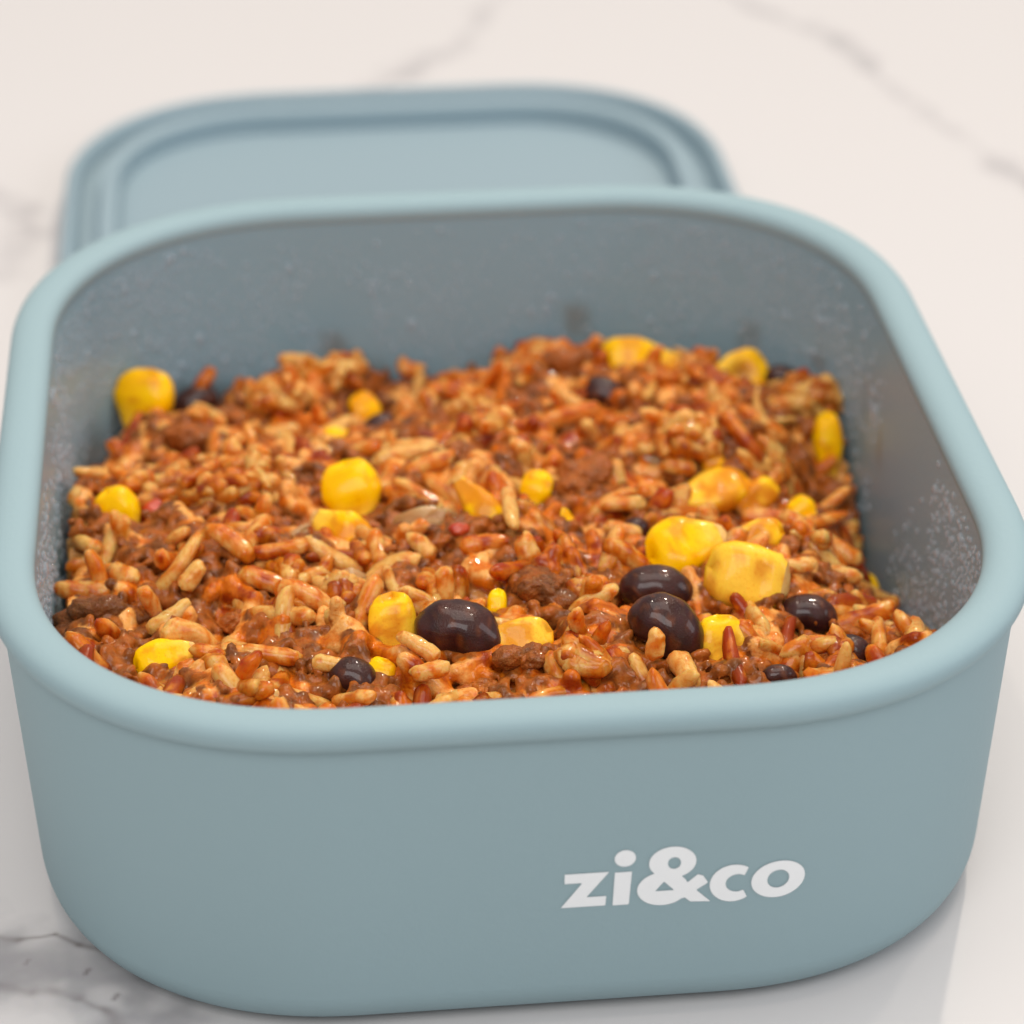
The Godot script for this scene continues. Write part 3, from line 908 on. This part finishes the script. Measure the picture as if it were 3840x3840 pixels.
var told := {}
func rice_label(g: Array) -> String:
	# tone, length and tilt of the grain, then what it lies beside; the next landmark when that is already taken
	var tone: float = g[4]; var L: float = g[1]; var bs: Basis = g[6]
	var hue := "pale" if tone < 0.2 else "tan orange" if tone < 0.4 else "orange" if tone < 0.62 else "deep orange"
	var size := "short " if L < 6.4 else "long " if L > 8.6 else ""
	var lean := "upturned " if absf(bs.x.y) > 0.5 else ""
	var marks := []
	for e in heroes:
		if e[2] != "": marks.append([(e[0] as Vector3).distance_to(g[0]), e])
	marks.sort_custom(func(a, b): return a[0] < b[0])
	var first := ""
	for k in marks.size():
		var e: Array = marks[k][1]
		var rel: Vector3 = g[0] - e[0]
		var way := "right of" if rel.x > absf(rel.z) else "left of" if -rel.x > absf(rel.z) else "in front of" if rel.z > 0.0 else "behind"
		var s := "%s %s%srice grain %s the %s" % [hue, lean, size, way, e[2]]
		if s.split(" ").size() > 16: continue
		if first == "": first = s
		if not told.has(s):
			told[s] = true
			return s
	return first

func hand_placed():
	corn(-59.1, 30.5, -61.7, 78, 62, 11.7, 10.7, 6.0, 0.25, 0, "big stained yellow corn kernel standing against the back left corner wall")
	corn(-61.9, 39.2, -5.8, 118, 55, 8.9, 7.1, 4.9, 0.05, 0, "smooth yellow corn kernel tilted near the left wall")
	corn(-22.4, 38.5, -9.3, 105, 50, 11.6, 9.8, 6.3, 0.12, 0, "large domed yellow corn kernel left of the centre, topmost of two")
	corn(-24.7, 40.5, 6.6, -30, 38, 9.8, 7.2, 5.3, 0.5, 0, "orange stained corn kernel tucked under the large domed kernel")
	corn(-54.4, 40.9, 41.9, 200, 38, 9.0, 5.9, 4.5, 0.05, 0, "yellow corn kernel wedge by the front left rim")
	corn(-18.6, 42.9, 40, 95, 62, 11.1, 7.2, 5.1, 0.45, 1, "tall pale cut corn kernel left of the front bean")
	corn(-1.3, 41.1, 1.9, -52, 42, 11.4, 5.5, 4.9, 0.6, 0, "narrow sauce coated corn kernel leaning in the middle of the rice")
	corn(30.2, 41.7, 18.4, 200, 42, 11.7, 9.7, 6.1, 0.08, 0, "bright yellow notched corn kernel behind the pair of beans")
	corn(38.2, 42.5, 29.9, 165, 40, 11.9, 10.6, 6.8, 0.18, 2, "large corn kernel with a broad pale cut end, right of the bean pair")
	corn(34.8, 32.1, -65.1, 172, 35, 14.2, 8.1, 4.9, 0.12, 0, "yellow corn kernel lying flat on the tall mound at the back")
	corn(53.6, 30.4, -60.4, 30, 42, 11.3, 8.5, 4.5, 0.15, 3, "yellow corn kernel with a brown hollow in its cut face")
	corn(66.5, 26.6, -38.1, 92, 62, 12.2, 5.1, 5.4, 0.2, 0, "narrow upright corn kernel by the right wall")
	corn(41.1, 33.7, -11.9, 20, 35, 11.8, 8.1, 5.6, 0.6, 1, "sauce smeared corn kernel behind the notched kernel")
	corn(54.9, 33.7, -3.8, 130, 45, 5.5, 4.6, 4.1, 0.1, 0, "small round corn kernel peeking out beside the red tomato")
	corn(43.7, 41.4, 15.9, 10, 40, 7.4, 5.4, 4.4, 0.7, 1, "orange coated corn kernel piece behind the large cut kernel")
	corn(8.8, 38.4, -7.5, 70, 50, 7.1, 5.3, 3.6, 0.1, 0, "dull yellow corn kernel half buried behind the centre")
	corn(11.5, 39, 4.4, 30, 40, 5.0, 4.1, 3.6, 0.1, 0, "small greenish yellow corn kernel sunk in a gap near the centre")
	corn(-24.8, 30.5, -41.9, 0, 40, 7.5, 5.2, 3.9, 0.3, 0, "bright corn kernel fragment among the rice at the back left")
	corn(-17.4, 26.5, -60, 120, 50, 8.0, 5.4, 4.0, 0.3, 0, "dull corn kernel beside the small black bean at the back")
	corn(1, 42.9, 44.9, 15, 48, 9.2, 6.1, 4.1, 0.35, 2, "pale cut corn kernel slab half hidden behind the front bean")
	corn(32, 41.6, 47.6, 100, 55, 8.9, 7.4, 4.5, 0.2, 1, "yellow corn kernel with a flat cut face right of the leaning bean")
	corn(66.9, 17.7, -2.4, 110, 55, 5.8, 4.2, 3.7, 0.2, 0, "olive yellow corn kernel stuck low by the right wall")
	corn(-21.5, 41.2, 50.4, 60, 50, 5.7, 4.8, 3.2, 0.05, 0, "corn kernel showing a thin yellow edge behind the front rim bean")
	corn(-21.7, 40.2, 54.4, 5, 35, 6.0, 2.4, 3.2, 0.5, 0, "sauce coated corn kernel touching the front rim")
	corn(41.6, 35.4, -17.8, 110, 55, 6.5, 4.2, 3.7, 0.4, 0, "orange yellow corn kernel sliver behind the smeared kernel")
	corn(-57.7, 37.5, 5.3, -15, 35, 5.3, 2.5, 2.5, 0.1, 0, "tiny pale corn kernel bar near the left wall")
	corn(-2, 41.9, 34.7, 85, 55, 6.5, 3.0, 2.7, 0.1, 0, "olive corn kernel strip right behind the front bean")
	corn(17, 38, 32.2, 0, 35, 3.4, 2.2, 2.5, 0.1, 0, "speck of yellow corn kernel left of the bean pair")
	corn(48.4, 33.2, -10.6, 40, 45, 7.4, 5.1, 4.4, 0.8, 1, "deep orange corn kernel piece near the right side")
	bean(-8.6, 43.6, 43.2, -14, 40, 13.8, 9.7, 0.12, "large glossy black bean at the front centre")
	bean(24.1, 41, 30, -3, 38, 12.0, 7.8, 0.1, "black bean lying behind the leaning bean on the right")
	bean(23.3, 44.2, 46.4, -40, 52, 12.9, 9.2, 0.16, "black bean leaning in front of another bean on the right")
	bean(47.9, 38.2, 35.8, -10, 40, 9.5, 6.6, 0.1, "black bean half buried under rice near the right wall")
	bean(-25.3, 41.4, 51, -25, 42, 7.9, 6.0, 0.1, "sauce smeared black bean by the front rim")
	bean(-49.7, 24.6, -70.1, 30, 50, 9.6, 6.7, 0.1, "dark black bean beside the kernel in the back left corner")
	bean(-15.5, 29.6, -48, 25, 45, 6.8, 5.3, 0.1, "small black bean in the gap at the back centre left")
	bean(27, 32.1, -51.3, -30, 48, 10.1, 6.5, 0.1, "black bean shaded under the tall mound at the back")
	bean(61.5, 30.7, -58.1, -10, 45, 6.6, 4.4, 0.1, "small black bean behind the hollow kernel at the back right")
	bean(51.9, 40.4, 49.8, -20, 42, 6.6, 4.8, 0.1, "black bean mostly covered by sauce at the front right corner")
	bean(24.1, 37, 5.4, 40, 45, 5.5, 4.3, 0.1, "little dark bean left of the notched corn kernel")
	bean(39.1, 41.3, 56.8, 0, 40, 5.6, 3.5, 0.1, "black bean peeking over the front rim on the right")
	crumb(-51.7, 31.4, -42.5, 14.4, 7.7, 0.35, "long brown lump of mince behind the left side clump")
	crumb(-44, 39.4, -9.4, 15.3, 9.5, 0.95, "big orange sauce coated clump on the left")
	crumb(-39.9, 40.6, -12.3, 8.2, 6.3, 0.8, "orange knob on top of the big left clump")
	crumb(-64.4, 36.8, 27, 16.4, 8.8, 0.12, "wide dark mince patch against the front left wall")
	crumb(-52.7, 37, -2.6, 9.8, 6.7, 0.2, "dark mince crumble under the left clump")
	crumb(-30.4, 36.2, -16.6, 8.3, 8.7, 0.2, "brown mince crumble left of the large domed kernel")
	crumb(20.3, 31.8, -66.1, 11.1, 8.6, 0.4, "reddish mince mound highest at the back")
	crumb(11.5, 30.5, -55.1, 9.4, 6.5, 0.25, "round grey brown mince crumble at the back centre")
	crumb(-3, 38.8, -18.6, 11.1, 6.9, 0.4, "reddish brown mince lump behind the centre")
	crumb(16.8, 37.9, -11.3, 11.9, 9.2, 0.45, "knobbly red brown mince lump right of the centre")
	crumb(5.9, 42.3, 31.1, 12.6, 8.4, 0.22, "craggy brown mince crumble behind the front centre")
	crumb(19.4, 37.6, 8.4, 6.6, 6.2, 0.2, "small grey brown crumble left of the notched kernel")
	crumb(-42.4, 40.8, 28.9, 8.8, 6.3, 0.4, "reddish mince crumble in the left front area")
	crumb(-5.1, 41.8, 20.7, 6.9, 5.1, 0.35, "small mince nugget in the centre front area")
	crumb(1.7, 42.9, 50.5, 8.1, 5.7, 0.25, "brown mince crumble right of the front bean")
	crumb(8.7, 41.7, 53.1, 8.9, 5.7, 0.7, "reddish sauce lump at the front rim")
	crumb(-5.5, 40.9, 53.3, 7.2, 3.9, 0.6, "red brown crumble low on the front rim")
	crumb(39.8, 34.2, -40.7, 8.3, 6.3, 0.3, "brown crumble at the back right")
	crumb(33.1, 32.9, -44.7, 7.8, 5.9, 0.5, "orange brown crumble under the flat kernel")
	crumb(-41, 26.7, -62, 8.0, 5.5, 0.2, "dark brown crumble at the back left")
	crumb(-31.1, 40.1, 37.4, 7.4, 4.1, 0.25, "brown crumble left of the tall pale kernel")
	crumb(17.7, 40.5, 43.7, 9.1, 6.6, 0.55, "orange brown crumble between the front bean and the bean pair")
	crumb(47.7, 40.4, 51.1, 9.0, 6.1, 0.75, "orange sauce coated clump at the front right")
	crumb(-34.5, 29.7, -58.5, 10.9, 7.4, 0.8, "orange rice clump at the back left")
	crumb(-24.2, 28.9, -67.4, 11.1, 7.1, 0.7, "tall orange clump at the back wall")
	crumb(-2.4, 33.5, -49.3, 11.7, 7.8, 0.75, "orange clump at the back centre")
	crumb(37.6, 37.6, -21, 10.3, 6.5, 0.9, "orange clump behind the smeared kernel")
	crumb(65.2, 31.6, -49.1, 10.9, 7.4, 0.8, "orange clump in the back right corner")
	crumb(50.7, 30.9, -40.5, 10.7, 6.8, 0.35, "brown clump below the hollow kernel")
	crumb(-60.6, 39.4, 40.1, 6.6, 4.1, 0.1, "dark red brown crumble beside the front left rim")
	crumb(-26.4, 40.6, 27.1, 9.3, 5.9, 0.75, "red orange clump left of the tall kernel")
	crumb(12.9, 41.6, 32.6, 5.0, 5.0, 0.8, "orange nugget beside the craggy crumble")
	crumb(-32.9, 40.9, 20.4, 9.4, 5.1, 0.8, "orange lump in the left centre")
	crumb(57.3, 35.5, 38.7, 6.8, 4.6, 0.6, "sauce coated lump by the right wall")
	rice(-11.9, 39.4, -21, 11, 30, 12.5, 1.39, 0.1, 0.1, "pale long rice grain lying behind the large domed kernel")
	rice(-8.8, 39.2, -14.7, 23, 30, 8.9, 1.56, 0.45, 0.1, "orange rice grain right of the domed kernel")
	rice(20.5, 33.1, -48.7, -32, 35, 8.1, 1.28, 0.1, 0, "pale slanted rice grain at the back centre")
	rice(18.1, 34, -39.3, 20, 35, 12.3, 1.64, 0.6, 0.1, "long orange rice grain in front of the slanted pale grain")
	rice(55.1, 30.9, -40.1, -43, 45, 8.8, 1.17, 0.05, -0.9, "pale curled rice grain at the back right")
	rice(60.6, 31.7, -44.7, 4, 35, 8.4, 1.48, 0.2, 0, "pale rice grain beside the curled one")
	rice(-4.9, 24.1, -67.9, 28, 35, 9.5, 1.42, 0.1, 0, "pale rice grain at the back left of centre")
	rice(-18.6, 25.7, -74.6, 58, 60, 6.7, 1.23, 0.15, 0, "pale rice grain pointing up at the back wall")
	rice(-47.6, 29.5, -71.4, 58, 65, 5.4, 1.31, 0.75, 0, "orange pointed grain sticking up at the back left")
	rice(-15.4, 44.4, 49.6, -32, 35, 7.4, 1.13, 0.05, 0.05, "pale rice grain slanting down beside the front bean")
	rice(-14, 44.3, 55.1, 14, 35, 5.8, 1.20, 0.15, 0, "orange tipped pale rice grain lying at the front centre")
	rice(-9.6, 44.3, 28.9, -87, 70, 6.2, 1.35, 0.25, 0, "upright rice grain just behind the front bean")
	rice(20.3, 45.4, 54.7, -94, 70, 4.5, 1.28, 0.2, 0, "short upright rice grain leaning on the front of the bean pair")
	rice(-45.4, 42.7, 42.9, -11, 35, 9.1, 1.22, 0.55, 0, "long orange rice grain near the front left rim")
	rice(-37.6, 42.9, 45.7, -9, 35, 9.4, 1.22, 0.4, 0, "long rice grain left of the tall pale kernel")
	rice(-49.5, 43.5, 22.1, 55, 55, 5.2, 1.35, 0.2, 0, "pale rice grain poking up in the left area")
	rice(-43.1, 43.9, 16.1, -38, 35, 9.2, 1.54, 0.5, 0.1, "orange long rice grain below the left clump")
	rice(-37.4, 42.9, 23.7, -20, 35, 9.5, 1.44, 0.6, 0, "orange long rice grain in the left centre")
	rice(-66.6, 38, 18.1, -3, 30, 10.3, 1.54, 0.35, 0, "flat long rice grain against the left wall")
	rice(47.5, 41.7, 27.5, 5, 35, 6.0, 1.11, 0.05, 0, "small pale rice grain right of the large cut kernel")
	rice(59.4, 29.3, 4.9, -32, 35, 8.5, 1.45, 0.15, 0, "pale rice grain pair end near the right wall")
	rice(55.8, 36.3, 22.2, -8, 35, 6.8, 1.31, 0.2, 0, "pale rice grain under the right pair")
	rice(56.3, 36.9, 36.8, 23, 35, 11.9, 1.69, 0.6, 0, "long orange rice grain at the right front")
	rice(13.5, 42.5, 36.1, 29, 40, 8.1, 1.25, 0.15, 0, "pale rice grain slanting up left of the bean pair")
	rice(22.9, 37.2, 0.2, 4, 35, 7.2, 1.17, 0.05, 0, "pale flat rice grain left of the notched kernel")
	rice(21.9, 38.8, 7.6, -17, 35, 6.5, 1.15, 0.1, 0, "pale rice grain under the flat one")
	rice(-27.5, 37, -23.8, -35, 40, 5.1, 1.58, 0.2, 0, "pale plump rice grain at the left centre back")
	rice(-42.3, 38.6, -24.5, -67, 55, 6.0, 1.48, 0.3, 0, "upright tan rice grain right of the long brown lump")
	rice(-8, 24.8, -76.2, -18, 40, 5.4, 1.44, 0.3, -0.4, "curved rice grain at the back wall left of centre")
	rice(12.8, 30.9, -66.9, 5, 35, 6.1, 1.42, 0.3, 0, "orange rice grain by the tall mound")
	rice(6.6, 33.3, -40.1, -19, 35, 8.2, 1.64, 0.5, 0, "orange rice grain in front of the grey brown crumble")
	rice(-12.2, 42.1, 15.1, -47, 40, 5.7, 1.38, 0.3, 0.1, "short tan rice grain in front of the onion slice")
	rice(-2.4, 43.9, 17.9, 7, 35, 7.4, 1.46, 0.75, 0, "deep orange rice grain in front of the narrow kernel")
	rice(4.2, 43.9, 23, -73, 60, 5.8, 1.71, 0.3, 0, "broad upright rice grain in the centre front")
	rice(36.2, 41.8, 47.6, -47, 40, 6.0, 1.23, 0.3, 0, "rice grain right of the leaning bean")
	rice(43, 43.8, 50.7, 23, 40, 4.4, 1.47, 0.4, 0, "plump rice grain lying over the half buried bean")
	rice(43, 42.8, 51, -127, 45, 6.8, 1.47, 0.5, 0, "orange rice grain in front of the half buried bean")
	rice(-29, 42.6, 49.3, -7, 35, 4.9, 1.13, 0.1, 0, "pale short rice grain by the front rim")
	rice(-51.1, 42.6, 48.3, 56, 55, 4.4, 1.37, 0.5, 0, "rice grain standing by the front left kernel")
	rice(-45.5, 42.8, 51, -64, 50, 5.4, 1.44, 0.35, 0, "tan rice grain slanting to the front rim")
	rice(48.8, 34.5, -3.4, -3, 35, 9.1, 1.46, 0.35, 0, "pale orange rice grain left of the small round kernel")
	rice(2.5, 40, -5.6, -63, 55, 7.1, 1.53, 0.6, 0, "orange rice grain slanting right of the narrow kernel")
	rice(23.6, 36.2, -13.5, -84, 55, 4.6, 1.38, 0.2, 0, "small upright rice grain right of the knobbly lump")
	rice(-54.6, 34, -29.1, 48, 50, 6.3, 1.41, 0.5, 0, "orange rice grain slanting below the long brown lump")
	rice(-62.5, 29.3, -41.5, -51, 45, 8.3, 1.44, 0.6, 0, "orange rice grain near the left back wall")
	rice(35.1, 36, -16.8, -5, 35, 5.6, 1.40, 0.3, 0, "rice grain in front of the back orange clump")
	tomato(-56.1, 37.9, -7.4, 40, 40, 5.4, 4.9, "bright red tomato piece beside the left kernel")
	tomato(-25.4, 41.5, 27.3, 10, 35, 5.9, 3.2, "dark red tomato shred left of the tall kernel")
	tomato(51.6, 32.2, 1.8, 20, 35, 8.2, 3.8, "red tomato strip right of the large cut kernel")
	tomato(-24.8, 28, -76.3, -10, 50, 5.1, 2.3, "red tomato skin at the back wall")
	tomato(-5.7, 42.3, 10.7, 0, 35, 3.5, 2.4, "small red tomato fleck in front of the onion slice")
	tomato(21.5, 36.1, 4, 0, 35, 3.2, 2.1, "tiny red tomato fleck near the small crumble")
	onion(-11.2, 41.4, 4.8, 8, 50, 13.2, 4.2, "translucent curved onion slice right of the domed kernel")
	onion(-32.4, 39.2, 4.8, 35, 45, 9.7, 2.6, "thin translucent onion strip left of the stained kernel")
	onion(31.6, 35.1, -21.6, 60, 45, 6.6, 5.6, "clear whitish onion piece behind the smeared kernel")
	onion(25, 37.4, 19.9, 20, 45, 6.1, 3.5, "clear onion bit behind the bean pair")
	onion(41.5, 39.5, 30.6, -30, 45, 5.1, 4.3, "translucent onion square under the large cut kernel")
	onion(-24, 41.4, 22.2, 10, 40, 5.1, 3.4, "pale onion square in the left centre")
